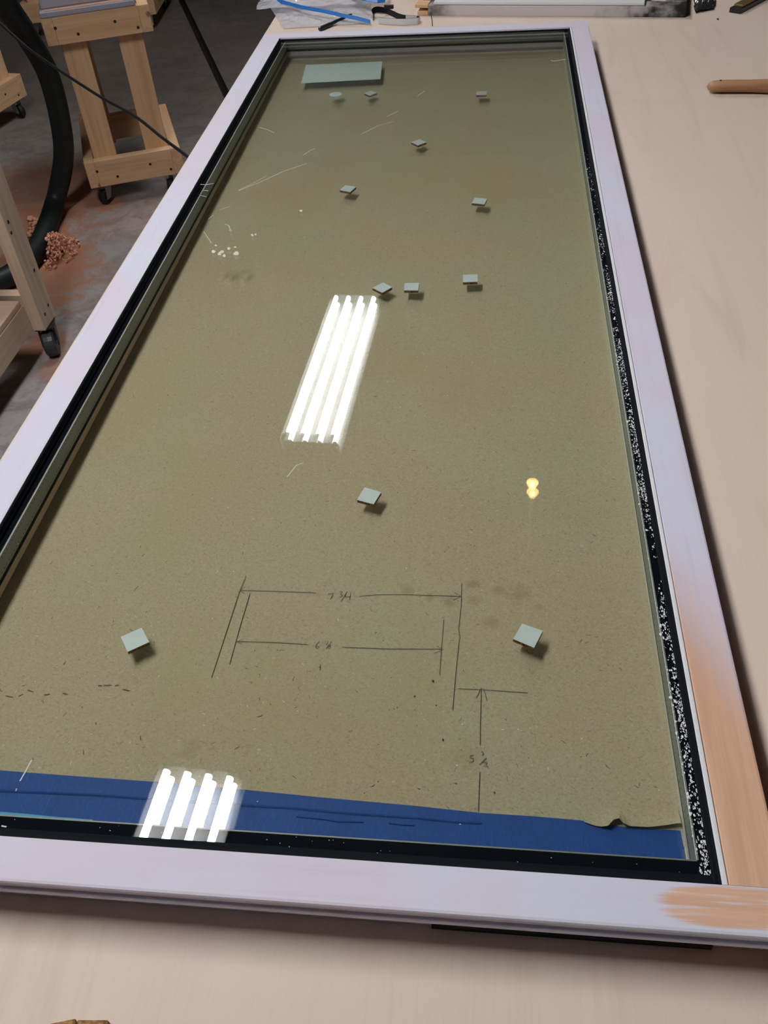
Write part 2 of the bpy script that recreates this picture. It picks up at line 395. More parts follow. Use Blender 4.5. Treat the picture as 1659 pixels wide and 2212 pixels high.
# ------------------------------------------------------------------ workbench
BZ = ZF - .0465
BX0, BX1, BY0, BY1 = -.079, 2.15, -.75, 2.95
b = group_root('workbench', ((BX0 + BX1) / 2, (BY0 + BY1) / 2, 0))
MB().box((BX0, BY0, BZ - .018), (BX1, BY1, BZ)).build('bench_top', 'plywood', b)
MB().box((BX0 + .004, BY0 + .004, BZ - .036), (BX1 - .004, BY1 - .004, BZ - .0181)).build('lower_panel', 'plywood', b)
for a, c in (((BX0 + .06, BY0 + .06), (BX0 + .10, BY1 - .06)), ((BX1 - .10, BY0 + .06), (BX1 - .06, BY1 - .06)), ((BX0 + .1002, BY0 + .06), (BX1 - .1002, BY0 + .10)), ((BX0 + .1002, BY1 - .10), (BX1 - .1002, BY1 - .06))):
    MB().box((*a, BZ - .126), (*c, BZ - .0362)).build('apron', 'pine', b)
for x in (BX0 + .105, BX1 - .195):
    for y in (BY0 + .105, 1.05, BY1 - .195):
        MB().box((x, y, 0), (x + .089, y + .089, BZ - .0363)).build('leg', 'pine', b)
tag(b, 'large pale plywood workbench under the primed sash', 'workbench')

# ------------------------------------------------------------------ kraft paper, pencil marks, tape
random.seed(4)
k = group_root('kraft_paper', KR)
PX0, PX1, PY0, PY1 = .0045, .5955, .045, 1.745
nx, ny = 24, 60
vs = []; fs = []
for j in range(ny + 1):
    for i in range(nx + 1):
        x = PX0 + (PX1 - PX0) * i / nx; y = PY0 + (PY1 - PY0) * j / ny
        vs.append(V((x, y, PZ + .00025 * math.sin(x * 23 + y * 9) * math.sin(y * 17))))
for j in range(ny):
    for i in range(nx):
        a = j * (nx + 1) + i; fs.append((a, a + 1, a + nx + 2, a + nx + 1))
MB().add(vs, fs).build('sheet', 'kraft', k, smooth=True)
def P7(cx, cy): return at(400 + .4822 * cx, 1200 + .4822 * cy, PZ + .0006)
strokes = [
 [(273, 90), (240, 170), (195, 310), (118, 547)], [(290, 170), (245, 320), (199, 487)],
 [(248, 155), (420, 160), (585, 167)], [(270, 140), (245, 157), (265, 170)],
 [(640, 172), (664, 169), (658, 182), (650, 196)], [(690, 160), (704, 163), (695, 172), (706, 180), (690, 188)], [(727, 160), (697, 207)],
 [(722, 167), (716, 186), (742, 182)], [(742, 165), (736, 200)],
 [(780, 183), (860, 175), (1000, 175), (1235, 183)], [(1205, 165), (1237, 182), (1200, 200)],
 [(1239, 125), (1236, 230), (1225, 330), (1232, 375)], [(1228, 375), (1213, 520), (1198, 692)],
 [(1159, 287), (1148, 420), (1140, 537)],
 [(232, 384), (380, 388), (548, 398)], [(258, 375), (230, 385), (255, 398)],
 [(602, 384), (588, 398), (584, 412), (594, 418), (601, 408), (588, 407)], [(626, 386), (641, 385), (632, 402)], [(657, 384), (630, 418)],
 [(652, 401), (642, 403), (652, 410), (646, 418), (640, 411), (652, 401)],
 [(703, 410), (900, 418), (1150, 419)], [(1125, 405), (1160, 420), (1115, 438)],
 [(596, 500), (609, 500)], [(606, 487), (604, 515)],
 [(1222, 596), (1350, 602), (1535, 615)], [(1327, 592), (1322, 760), (1321, 848)], [(1327, 592), (1303, 640)], [(1335, 597), (1345, 620), (1352, 652)],
 [(1294, 895), (1278, 896), (1276, 907), (1291, 910), (1290, 922), (1274, 926)], [(1327, 876), (1336, 886), (1331, 896)], [(1350, 905), (1318, 937)],
 [(1338, 928), (1350, 922), (1352, 930), (1338, 946), (1358, 944)], [(1320, 968), (1313, 1145)]]
for sgm in strokes:
    MB().ribbon([P7(*q) for q in sgm], .00053).build('pencil_line', 'pencil', k)
for a, c in [((12, 1503), (28, 1506)), ((40, 1504), (50, 1499)), ((60, 1490), (72, 1495)), ((95, 1501), (108, 1499)), ((135, 1497), (146, 1500)), ((212, 1480), (220, 1481)), ((224, 1480), (240, 1480)), ((248, 1481), (256, 1479)), ((265, 1489), (280, 1492)), ((290, 1276), (298, 1266))]:
    MB().ribbon([at(*a, PZ + .0006), at(*c, PZ + .0006)], .0007).build('pencil_dash', 'pencil', k)
# fibres and specks in the paper
def flecks(name, mat, n, lmin, lmax, wmin, wmax, seed):
    rnd = random.Random(seed); m = MB()
    for _ in range(n):
        x = rnd.uniform(.02, .58); y = rnd.uniform(.06, 1.70); a = rnd.uniform(0, math.pi); l = lmin + (lmax - lmin) * rnd.random() ** 3; ww = rnd.uniform(wmin, wmax)
        dx, dy = math.cos(a) * l / 2, math.sin(a) * l / 2; px_, py_ = -math.sin(a) * ww / 2, math.cos(a) * ww / 2; z = PZ + .0005; bend = rnd.uniform(-.25, .25) * l
        cx, cy = -math.sin(a) * bend, math.cos(a) * bend
        m.add([(x - dx + px_, y - dy + py_, z), (x - dx - px_, y - dy - py_, z), (x + cx - px_, y + cy - py_, z), (x + cx + px_, y + cy + py_, z), (x + dx - px_, y + dy - py_, z), (x + dx + px_, y + dy + py_, z)], [(0, 1, 2, 3), (3, 2, 4, 5)])
    o = m.build(name, mat, k); o['kind'] = 'stuff'
flecks('dark_fibres', 'fleck_dark', 2600, .0008, .0045, .0002, .0005, 1)
flecks('pale_fibres', 'fleck_light', 1800, .0006, .003, .00025, .0006, 2)
for (cx, cy, r) in [(1110, 562, 6), (1028, 631, 5), (1155, 825, 5), (1385, 1062, 4), (855, 345, 3), (888, 381, 3), (412, 424, 3), (1125, 672, 4), (950, 681, 3), (936, 687, 3), (865, 1013, 3), (803, 1065, 3), (257, 512, 2)]:
    p = P7(cx, cy); rr = r * .00017; MB().add([p + V((rr * math.cos(i * 1.05), rr * 1.2 * math.sin(i * 1.05), 0)) for i in range(6)], [tuple(range(6))]).build('paint_dot', 'fleck_dark', k)
tag(k, 'brown kraft paper with pencilled dimensions lying under the glass', 'paper')

def ribbon_surface(top, bot, z, nm, mat, parent, zj=0, th=.0003):
    m = MB(); n = len(top)
    A = [at(*q, z) for q in top]; B = [at(*q, z) for q in bot]
    vs = A + B; m.add(vs, [(i, i + 1, n + i + 1, n + i) for i in range(n - 1)])
    o = m.build(nm, mat, parent); sd = o.modifiers.new('solid', 'SOLIDIFY'); sd.thickness = th; sd.offset = -1; return o
# tape: far edge follows the photograph, near edge runs on towards the rail
TZ = PZ + .0007
tp = group_root('painters_tape', V((.3, .04, BZ)))
def line_at(Yv, x0, x1, n): return [V((x0 + (x1 - x0) * i / n, Yv, TZ)) for i in range(n + 1)]
def tape_strip(nm, far, near, mat, z):
    n = len(far); m = MB(); m.add([V((p.x, p.y, z)) for p in far] + [V((p.x, p.y, z)) for p in near], [(i, i + 1, n + i + 1, n + i) for i in range(n - 1)])
    o = m.build(nm, mat, tp); sd = o.modifiers.new('solid', 'SOLIDIFY'); sd.thickness = .00025; sd.offset = -1; return o
farpx = [(0, 1664), (170, 1677), (338, 1689), (500, 1703), (690, 1722), (900, 1741), (1038, 1756), (1150, 1763), (1255, 1772), (1290, 1779), (1360, 1788), (1470, 1794)]
fe = [at(*q, TZ) for q in farpx]; fe = [V((.0065, fe[0].y + .002, TZ))] + fe
ne = [V((p.x, .0205, TZ)) for p in fe]; ne[-1] = V((at(1482, 1853, TZ).x, .0205, TZ))
tape_strip('tape_strip', fe, ne, 'blue_tape', TZ)
fold = [(0, 1709), (60, 1712), (200, 1718), (310, 1726), (530, 1741), (640, 1747), (706, 1754), (780, 1760), (900, 1768), (980, 1776), (1040, 1779)]
MB().ribbon([at(x, y, TZ + .0006) for x, y in fold], .0006).build('fold_crease', 'blue_tape', tp)
m = MB(); cr = [at(x, y, TZ) for x, y in fold]; n = len(cr)      # raised crease: a little ridge that catches light and shade
m.add([p + V((0, .0016, 0)) for p in cr] + [p + V((0, 0, .0010)) for p in cr] + [p + V((0, -.0005, 0)) for p in cr], [(i, i + 1, n + i + 1, n + i) for i in range(n - 1)] + [(n + i, n + i + 1, 2 * n + i + 1, 2 * n + i) for i in range(n - 1)])
m.build('wrinkle', 'blue_tape', tp)
for q in ([(640, 1765), (700, 1771), (730, 1776), (785, 1777)], [(840, 1779), (870, 1783), (896, 1784)]):
    cr = [at(x, y, TZ) for x, y in q]; n = len(cr); m = MB()
    m.add([p + V((0, .0012, 0)) for p in cr] + [p + V((0, 0, .0008)) for p in cr] + [p + V((0, -.0004, 0)) for p in cr], [(i, i + 1, n + i + 1, n + i) for i in range(n - 1)] + [(n + i, n + i + 1, 2 * n + i + 1, 2 * n + i) for i in range(n - 1)])
    m.build('wrinkle', 'blue_tape', tp)
pe = [(0, 1755), (60, 1760), (130, 1767), (200, 1772)]
MB().ribbon([at(x, y, TZ + .0004) + V((0, -.0015 + .0000 * x, 0)) for x, y in pe], .0042).build('loose_edge', 'pale_blue_tape', tp)
tag(tp, "strip of blue painter's tape along the end of the kraft paper", 'tape')
# torn lip of paper that curls over the tape
torn = [(1262, 1776), (1285, 1784), (1300, 1786), (1314, 1784), (1326, 1771), (1338, 1768), (1346, 1778), (1360, 1785), (1400, 1787), (1440, 1783), (1462, 1779), (1472, 1779)]
back = [(1255, 1745), (1280, 1745), (1300, 1745), (1315, 1745), (1328, 1745), (1340, 1745), (1350, 1745), (1365, 1745), (1400, 1745), (1438, 1742), (1455, 1740), (1464, 1740)]
lift = [.0008, .001, .002, .004, .006, .0065, .005, .002, .002, .0035, .004, .004]
m = MB(); A = [at(*q, PZ + .0011 + l) for q, l in zip(torn, lift)]; Bk = [at(*q, PZ + .0004) for q in back]; n = len(A)
Mid = [(a + c) / 2 + V((0, 0, -.2 * (a.z - PZ))) for a, c in zip(A, Bk)]
m.add(Bk + Mid + A, [(r * n + i, r * n + i + 1, (r + 1) * n + i + 1, (r + 1) * n + i) for r in range(2) for i in range(n - 1)])
o = m.build('torn_lip', 'kraft', k); sd = o.modifiers.new('solid', 'SOLIDIFY'); sd.thickness = .0004
o['label'] = 'torn curling edge of the paper'

# ------------------------------------------------------------------ the glazed sash
L = 1.7418; W = .6; WL = .0379; WT = .0368; WB = .0300
sash = group_root('window_sash', SR)
GZ = ZF - .0064                 # upper glass surface
def zz(v): return ZF + v
def outer(w_):                  # outer profile from the upper face round to the base, u measured outwards
    return [(w_ - .0022, 0), (w_ - .0006, -.0005), (w_, -.0018), (w_ - .0012, -.0030), (w_ - .0016, -.0105), (w_ + .0008, -.0112), (w_ + .0012, -.0122), (w_ + .0004, -.0132), (w_ - .0010, -.0195), (w_ - .0100, -.0200), (w_ - .0100, -.0465)]
def inner(stop): return [(.0, -.0465), (.0, 0)]
def member(name, prof, mapf, lo, hi, mat):
    m = MB(); m.prism(prof, lambda p: mapf(p[0], lo, zz(p[1])), lambda p: mapf(p[0], hi, zz(p[1])))
    return m.build(name, mat, sash)
left = lambda u, s, z: V((-u, s, z)); right = lambda u, s, z: V((W + u, s, z)); near = lambda u, s, z: V((s, -u, z)); farm = lambda u, s, z: V((s, L + u, z))
member('stile', inner(.0095) + outer(WL), left, .0002, L - .0002, 'primer_y')
ri = [(.0, -.0465), (.0, -.0070), (.0040, -.0070), (.0040, -.0004), (.0046, 0)]
member('stile', ri + outer(WL), right, .0002, L - .0002, 'primer_stile_sanded')['label'] = 'white primed stile sanded to bare pink wood at one end'
member('rail', inner(.0185) + outer(WB), near, -WL, W + WL, 'primer_rail_sanded')['label'] = 'white primed rail with a bare wood patch at its end'
fp = [(.0200, -.0465), (.0200, -.0392), (.0125, -.0388), (.0125, -.0312), (.0265, -.0312), (.0265, -.0035), (.0, -.0030), (.0, 0)]
member('rail', fp + outer(WT), farm, -WL, W + WL, 'primer_x')
# stops that carry the glass unit from below
def gstop(mapf, u0, u1, lo, hi, mat):
    MB().prism([(u1, -.0388), (u0, -.0388), (u0, -.0313), (u1, -.0313)], lambda p: mapf(p[0], lo, zz(p[1])), lambda p: mapf(p[0], hi, zz(p[1]))).build('glazing_stop', mat, sash)
gstop(left, -.0095, -.0001, .0190, L + .0120, 'stop_wood'); gstop(right, -.0095, -.0001, .0190, L + .0120, 'stop_pale'); gstop(near, -.0185, -.0001, .0002, W - .0002, 'stop_pale')
# slim glazing bead along the right stile
MB().prism([(.0, -.0064), (.0, -.0007), (.0006, -.0002), (.0030, -.0002), (.0034, -.0007), (.0034, -.0064)], lambda p: right(p[0], .0004, zz(p[1])), lambda p: right(p[0], L - .0004, zz(p[1]))).build('glazing_bead', 'panel_white', sash)
# insulating glass unit: part with panes, spacers, seals
FY = L + .0260
igu = MB().box((.0006, .0006, zz(-.0094)), (W - .0006, FY, zz(-.0064))).build('top_pane', 'glass', sash)
lp = MB(); tl = .0006
x0, x1, y0, y1 = .0090, W - .0090, .0190, L + .0130
def lz(x, z): return zz(z) + (x - .3) / .6 * tl
lp.add([(x0, y0, lz(x0, -.0302)), (x1, y0, lz(x1, -.0302)), (x1, y1, lz(x1, -.0302)), (x0, y1, lz(x0, -.0302)), (x0, y0, lz(x0, -.0272)), (x1, y0, lz(x1, -.0272)), (x1, y1, lz(x1, -.0272)), (x0, y1, lz(x0, -.0272))],
       [(3, 2, 1, 0), (4, 5, 6, 7), (0, 1, 5, 4), (1, 2, 6, 5), (2, 3, 7, 6), (3, 0, 4, 7)])
lp.build('bottom_pane', 'glass_low_e', sash)
zt_, zb_ = zz(-.00945), zz(-.0268)
sp = []
sp.append(MB().box((.0086, .0194, zb_), (.0096, L + .0124, zt_)).build('spacer_bar', 'spacer_metal', sash))
sp.append(MB().box((W - .0106, .0194, zb_), (W - .0096, L + .0124, zt_)).build('spacer_bar', 'spacer_metal', sash))
sp.append(MB().box((.0098, L + .0125, zb_), (W - .0108, L + .0135, zt_)).build('spacer_bar', 'spacer_metal', sash))
sp.append(MB().box((.0098, .0184, zb_), (W - .0108, .0194, zt_)).build('spacer_bar', 'spacer_metal', sash))
# white strips painting in the highlight along the spacer's upper edge
MB().box((.0096, .0194, zt_ - .0008), (.0100, L + .012, zt_)).build('spacer_highlight', 'speck_white', sp[0])
MB().box((W - .0110, .0194, zt_ - .0008), (W - .0106, L + .012, zt_)).build('spacer_highlight', 'foam_white', sp[1])
for side, o in ((0, sp[0]), (1, sp[1])):
    m = MB(); n = int((L - .03) / .0056)
    for i in range(n):
        y = .03 + i * .0056
        for zc, off in ((zt_ - .0042, 0), (zb_ + .0030, .0020)):
            x = .00968 if side == 0 else W - .01068
            r = .00055; m.add([(x, y + off - r, zc - r), (x, y + off + r, zc - r), (x, y + off + r, zc + r), (x, y + off - r, zc + r)], [(0, 1, 2, 3)])
    q = m.build('perforations', 'perforation', o); q['kind'] = 'stuff'
sl = [((.0003, .0003, zz(-.0311)), (.0085, FY, zz(-.0095))), ((W - .0095, .0003, zz(-.0311)), (W - .0003, FY, zz(-.0095))), ((.0086, L + .0136, zz(-.0311)), (W - .0096, FY, zz(-.0095))), ((.0086, .0003, zz(-.0311)), (W - .0096, .0183, zz(-.0095)))]
for a, c in sl: MB().box(a, c).build('edge_seal', 'black_seal', sash)
# black setting tape on the stop below the lower pane
for a, c in (((.0086, .019, zz(-.0312)), (.0094, L + .012, zz(-.0269))), ((W - .0100, .019, zz(-.0312)), (W - .0092, L + .012, zz(-.0269)))):
    MB().box(a, c).build('setting_tape', 'black_butyl', sash)
MB().box((.0096, L + .0126, zz(-.0312)), (W - .0102, L + .0134, zz(-.0269))).build('setting_tape', 'black_butyl', sash)
# black gasket in the angle between glass and frame
def gasket(mapf, wd, lo, hi, h=-.0008):
    MB().prism([(-.0001, -.0063), (-wd, -.0063), (-wd * .62, -.0052), (-.0016, h - .0010), (-.0001, h)], lambda p: mapf(p[0], lo, zz(p[1])), lambda p: mapf(p[0], hi, zz(p[1]))).build('gasket', 'black_butyl', sash)
gasket(left, .0030, .0004, L - .0002); gasket(right, .0042, .0004, L - .0002, -.0012); gasket(near, .0085, .0031, W - .0043)
MB().prism([(-.0012, -.0063), (.006, -.0063), (.006, -.0036), (-.0012, -.0033)], lambda p: farm(p[0], .0031, zz(p[1])), lambda p: farm(p[0], W - .0043, zz(p[1]))).build('gasket', 'black_butyl', sash)
# weatherstrip under the near lip
MB().box((.42, .0185 - .0405, zz(-.0464)), (.5985, .0200 - .0405, zz(-.0405))).build('weatherstrip', 'black_rubber', sash)
# dried white primer specks on the black margin along the right stile
rnd = random.Random(11); m = MB(); zt2 = GZ + .00012
def dens(y):
    d = 0
    for c_, s_, a_ in ((.02, .05, 1.0), (.12, .05, 1.), (.21, .03, .7), (.36, .05, .9), (.45, .05, .7), (.57, .06, .9), (.72, .06, .5), (.85, .05, .35), (1.0, .08, .15)):
        d = max(d, a_ * math.exp(-((y - c_) / s_) ** 2))
    return d
cnt = 0
while cnt < 1500:
    y = rnd.uniform(.006, 1.15)
    if rnd.random() > dens(y): continue
    u = .0022 + abs(rnd.gauss(0, .0030)) if rnd.random() < .75 else rnd.uniform(.002, .0105)
    if u > .011: continue
    x = W - .0015 - u; r = rnd.choice((.00028, .0004, .00055, .0008)) * rnd.uniform(.7, 1.3); a0 = rnd.random() * 6; z = zt2
    m.add([(x + r * (.6 + .6 * rnd.random()) * math.cos(a0 + i * 1.257), y + r * 1.7 * (.6 + .6 * rnd.random()) * math.sin(a0 + i * 1.257), z) for i in range(5)], [(0, 1, 2, 3, 4)]); cnt += 1
q = m.build('primer_specks', 'speck_white', igu, org=SR); q['kind'] = 'stuff'
m = MB()
for _ in range(40):
    x = rnd.uniform(.02, .58); y = rnd.uniform(.004, .017); r = rnd.uniform(.00012, .00035)
    m.add([(x + r * (1 + rnd.random()) * math.cos(i * 1.257), y + r * math.sin(i * 1.257), zt2) for i in range(5)], [(0, 1, 2, 3, 4)])
for _ in range(320):
    x = rnd.uniform(.015, .585); y = rnd.uniform(.02, 1.7); r = rnd.uniform(.00015, .0004)
    if rnd.random() < .5: x, y = rnd.uniform(.015, .09), rnd.uniform(.03, .075)
    m.add([(x + r * (1 + rnd.random()) * math.cos(i * 1.257), y + r * math.sin(i * 1.257), zt2) for i in range(5)], [(0, 1, 2, 3, 4)])
q = m.build('dust_specks', 'speck_white', igu, org=SR); q['kind'] = 'stuff'
# scratches and smears on the glass
def gp(x, y): return at(x, y, GZ + .00012)
for pts, wd, mt in [([(515, 412), (560, 394), (612, 370), (663, 353)], .0009, 'scratch_haze'), ([(515, 411), (548, 395), (575, 380)], .0007, 'scratch_haze'), ([(655, 335), (668, 326), (680, 321)], .0009, 'scratch_haze'), ([(560, 275), (578, 280), (592, 287)], .0009, 'scratch_haze'), ([(780, 290), (815, 272), (850, 262)], .0006, 'scratch_haze'), ([(835, 252), (860, 240)], .0007, 'scratch_haze'), ([(902, 207), (918, 196)], .0008, 'scratch_haze'), ([(475, 453), (496, 446)], .0008, 'scratch_haze'), ([(450, 473), (462, 464)], .0008, 'scratch_haze'), ([(422, 400), (430, 398), (445, 399), (462, 396)], .0012, 'smear_white'), ([(421, 408), (424, 401)], .0012, 'smear_white'), ([(438, 411), (450, 412)], .0011, 'smear_white'), ([(433, 422), (446, 425)], .0009, 'smear_white'), ([(436, 378), (447, 362)], .0013, 'smear_white'), ([(440, 500), (450, 515), (457, 525)], .0007, 'scratch_haze'), ([(43, 1687), (54, 1668), (68, 1642)], .0009, 'smear_white'), ([(1330, 1000), (1331, 1001)], .0006, 'smear_white'), ([(486, 484), (494, 487), (499, 500)], .0010, 'scratch_haze'), ([(34, 1709), (36, 1703)], .0007, 'smear_white'), ([(1190, 130), (1196, 132), (1222, 128)], .0016, 'scratch_haze'), ([(3, 1784), (14, 1786)], .001, 'smear_white'), ([(620, 1030), (640, 1005), (655, 1000)], .0008, 'scratch_haze')]:
    MB().ribbon([gp(*q_) for q_ in pts], wd).build('scratch', mt, igu, org=SR)
for cx, cy, r in [(461, 543, 5), (474, 548, 6), (480, 543, 5), (494, 536, 4), (510, 548, 6), (508, 534, 3), (545, 508, 4), (552, 506, 3), (650, 455, 4), (498, 497, 3), (466, 530, 3), (485, 552, 4)]:
    rr = random.Random(cx); MB().add([gp(cx + r * (.5 + .7 * rr.random()) * math.cos(i * .9), cy + r * (.4 + .6 * rr.random()) * math.sin(i * .9)) for i in range(7)], [tuple(range(7))]).build('primer_flake', 'scratch_haze', igu, org=SR)
tag(sash, 'long white primed window sash with glass lying on the plywood bench', 'window sash')

# ------------------------------------------------------------------ cork pads clinging to the underside of the glass
PS, PT = .0188, .0037
def pad(cx, cy, ang, label, s=1.0):
    p0 = at(cx, cy, zz(-.0304)); zpt = lz(p0.x, -.0303)
    p = at(cx, cy, zpt)
    r = group_root('cork_pad', (p.x, p.y, zpt - PT)); r.rotation_euler = (0, 0, ang)
    ORG[r.name] = V((0, 0, 0)); h = PS * s / 2
    rr = random.Random(int(cx)); jit = lambda: rr.uniform(-.0006, .0006)
    c = [(-h + jit(), -h + jit()), (h + jit(), -h + jit()), (h + jit(), h + jit()), (-h + jit(), h + jit())]
    MB().prism(c, lambda q: V((q[0], q[1], .0)), lambda q: V((q[0], q[1], PT - .0006))).build('cork_layer', 'cork', r)
    MB().prism(c, lambda q: V((q[0] * .995, q[1] * .995, PT - .00055)), lambda q: V((q[0], q[1], PT))).build('cling_foam', 'foam_white', r)
    tag(r, label, 'cork pad', 'cork pads on the glass'); return r
pad(291, 1382, math.radians(35), 'cork pad near the blue tape, across the pencil marks from the brown stains')
pad(1140, 1372, math.radians(-25), 'cork pad beside the brown stains on the kraft paper')
pad(797, 1071, math.radians(-17), 'lone cork pad between the pencil marks and the row of three pads')
pad(826, 621, math.radians(-41), 'cornerwise end pad in the row of three across the middle of the glass')
pad(889, 619, math.radians(1), 'square-set cork pad in the middle of the row of three, beside the cornerwise one')
pad(1016, 601, math.radians(2), 'square-set cork pad standing apart at the end of the row of three')
pad(1036, 434, math.radians(-14), 'cork pad beyond the row of three on the paint-specked side of the glass')
pad(751, 407, math.radians(-24), 'cork pad beyond the row of three on the scratched side of the glass')
pad(905, 307, math.radians(-50), 'lone cornerwise cork pad midway between the stickers and the row of three')
pad(1040, 201, math.radians(0), 'cork pad level with the round sticker but well apart from it')
pad(800, 201, math.radians(-43), 'cork pad close beside the round white sticker', .95)
zl = lambda x: lz(x, -.0303)
q4 = [(660.6, 138.6), (825.6, 131.3), (821.7, 169), (650, 178.3)]
c4 = [at(x, y, zz(-.0304)) for x, y in q4]; m = MB(); base = zz(-.0318)
def side(a, b_, n): return [a + (b_ - a) * i / n for i in range(n + 1)]
A = side(c4[3], c4[2], 10); Bb = side(c4[0], c4[1], 10); rows = 8; vs = []
for j in range(rows + 1):
    for i in range(11):
        p = A[i] + (Bb[i] - A[i]) * j / rows; d = .0009 if j == 5 and i < 7 else 0
        vs.append(V((p.x, p.y, lz(p.x, -.0305) - .0011 + d)))
m.add(vs, [(j * 11 + i, j * 11 + i + 1, (j + 1) * 11 + i + 1, (j + 1) * 11 + i) for j in range(rows) for i in range(10)])
o = m.build('paper_sticker', 'sticker_white', anchor=True); sd = o.modifiers.new('solid', 'SOLIDIFY'); sd.thickness = .0003
tag(o, 'oblong white sticker with a fold on the glass near the far rail', 'sticker')
p = at(725, 203.3, zz(-.0304)); zc = lz(p.x, -.0304); r = .0118
m = MB(); n = 28
o = m.add([V((p.x + r * math.cos(2 * math.pi * i / n), p.y + r * math.sin(2 * math.pi * i / n), zc - .0006)) for i in range(n)] + [V((p.x + r * math.cos(2 * math.pi * i / n), p.y + r * math.sin(2 * math.pi * i / n), zc)) for i in range(n)],
      [tuple(range(n))[::-1], tuple(range(n, 2 * n))] + [(i, (i + 1) % n, n + (i + 1) % n, n + i) for i in range(n)]).build('round_sticker', 'sticker_disc', anchor=True)
tag(o, 'round pale sticker on the glass beside the oblong white one', 'sticker')

# ------------------------------------------------------------------ boards with their length along local X
def board(name, parent, p0, p1, wdir, wid, th, mat, base, dir2=None):
    """p0,p1: end points (relative to base) of the edge line; board spans wid along wdir and th along the third axis"""
    p0, p1, wdir = V(p0), V(p1), V(wdir).normalized(); X = (p1 - p0); ln = X.length; X.normalize(); Z = X.cross(wdir).normalized(); Y = Z.cross(X)
    bm = bmesh.new(); vs = [bm.verts.new((x * ln, y * wid, z * th)) for x in (0, 1) for y in (0, 1) for z in (0, 1)]
    for f in ((0, 1, 3, 2), (4, 6, 7, 5), (0, 4, 5, 1), (2, 3, 7, 6), (0, 2, 6, 4), (1, 5, 7, 3)): bm.faces.new([vs[i] for i in f])
    bmesh.ops.recalc_face_normals(bm, faces=bm.faces)
    bmesh.ops.bevel(bm, geom=bm.edges[:], offset=.0022, segments=2, affect='EDGES', profile=.5)
    me = bpy.data.meshes.new(name); bm.to_mesh(me); bm.free(); me.materials.append(MATS[mat])
    o = put(name, me, parent); o.matrix_local = Matrix(((X.x, Y.x, Z.x, p0.x), (X.y, Y.y, Z.y, p0.y), (X.z, Y.z, Z.z, p0.z), (0, 0, 0, 1)))
    BM[o.name] = Matrix(((X.x, Y.x, Z.x, p0.x), (X.y, Y.y, Z.y, p0.y), (X.z, Y.z, Z.z, p0.z), (0, 0, 0, 1)))
    return o
BM = {}
def screw(parent, root_pt, n, r=.0055):
    """dark recessed screw head; root_pt and outward normal n in the root's space"""
    n = V(n).normalized(); a = n.orthogonal().normalized(); b_ = n.cross(a); mi = BM[parent.name].inverted()
    m = MB(); k_ = 8; pts = [V(root_pt) + n * .0004 + (a * math.cos(i * math.pi / 4) + b_ * math.sin(i * math.pi / 4)) * r for i in range(k_)]
    vs = [mi @ q for q in pts]
    o = put('screw', me_from('screw', vs, [tuple(range(k_))], 'screw_dark'), parent)
def caster(root, x, y, top, yaw, bright=False):
    """swivel caster under a corner, wheel touching the floor; coordinates in the root's space (floor = 0)"""
    c, s_ = math.cos(yaw), math.sin(yaw); f = V((c, s_, 0)); l = V((-s_, c, 0)); rw = (.043 if bright else min(.036, top * .36)); off = .022; hw_ = 1.45 if bright else 1.0
    b0 = V((x, y, 0)); wc = b0 - f * off + V((0, 0, rw))
    pl = MB(); P = [b0 + f * a * .036 + l * d * .028 for a, d in ((-1, -1), (1, -1), (1, 1), (-1, 1))]
    pl.add([V((q.x, q.y, top - .004)) for q in P] + [V((q.x, q.y, top - .0003)) for q in P], [(3, 2, 1, 0), (4, 5, 6, 7), (0, 1, 5, 4), (1, 2, 6, 5), (2, 3, 7, 6), (3, 0, 4, 7)])
    ob = pl.build('caster_plate', 'steel' if not bright else 'black_plastic', root, org=(1e-9, 0, 0))
    fk = MB()
    for sg in (-1, 1):
        a0 = b0 + l * sg * .016 * hw_; w0 = wc + l * sg * (.016 * hw_ + .001)
        q = [a0 + f * .020 + V((0, 0, top - .004)), a0 - f * .024 + V((0, 0, top - .004)), w0 - f * .012 + V((0, 0, -.006)), w0 + f * .012 + V((0, 0, -.006))]
        t_ = l * .0018
        fk.add([v_ - t_ for v_ in q] + [v_ + t_ for v_ in q], [(3, 2, 1, 0), (4, 5, 6, 7), (0, 1, 5, 4), (1, 2, 6, 5), (2, 3, 7, 6), (3, 0, 4, 7)])
    fk.build('caster_fork', 'steel' if not bright else 'black_plastic', root, org=(1e-9, 0, 0))
    wh = MB(); n = 20; prof = [(-.0125, .45), (-.0125, .86), (-.009, .97), (0, 1.), (.009, .97), (.0125, .86), (.0125, .45)]
    vs = [wc + l * a * hw_ + (f * math.cos(2 * math.pi * k_ / n) + V((0, 0, 1)) * math.sin(2 * math.pi * k_ / n)) * rw * rr for a, rr in prof for k_ in range(n)]
    fs = [(i * n + k_, i * n + (k_ + 1) % n, (i + 1) * n + (k_ + 1) % n, (i + 1) * n + k_) for i in range(len(prof) - 1) for k_ in range(n)] + [tuple(range(n))[::-1], tuple((len(prof) - 1) * n + k_ for k_ in range(n))]
    w_ = wh.add(vs, fs).build('caster_wheel', 'wheel_grey' if bright else 'black_rubber', root, smooth=False, org=(1e-9, 0, 0))
    MB().tube([wc - l * .019, wc + l * .019], .005, 8).build('caster_axle', 'steel', root, org=(1e-9, 0, 0))
    if bright:
        MB().tube([wc + f * .03 + V((0, 0, .020)), wc + f * .05 + V((0, 0, .026)), wc + f * .060 + V((0, 0, .022))], [.004, .004, .007], 8).build('caster_brake', 'steel', root, org=(1e-9, 0, 0))

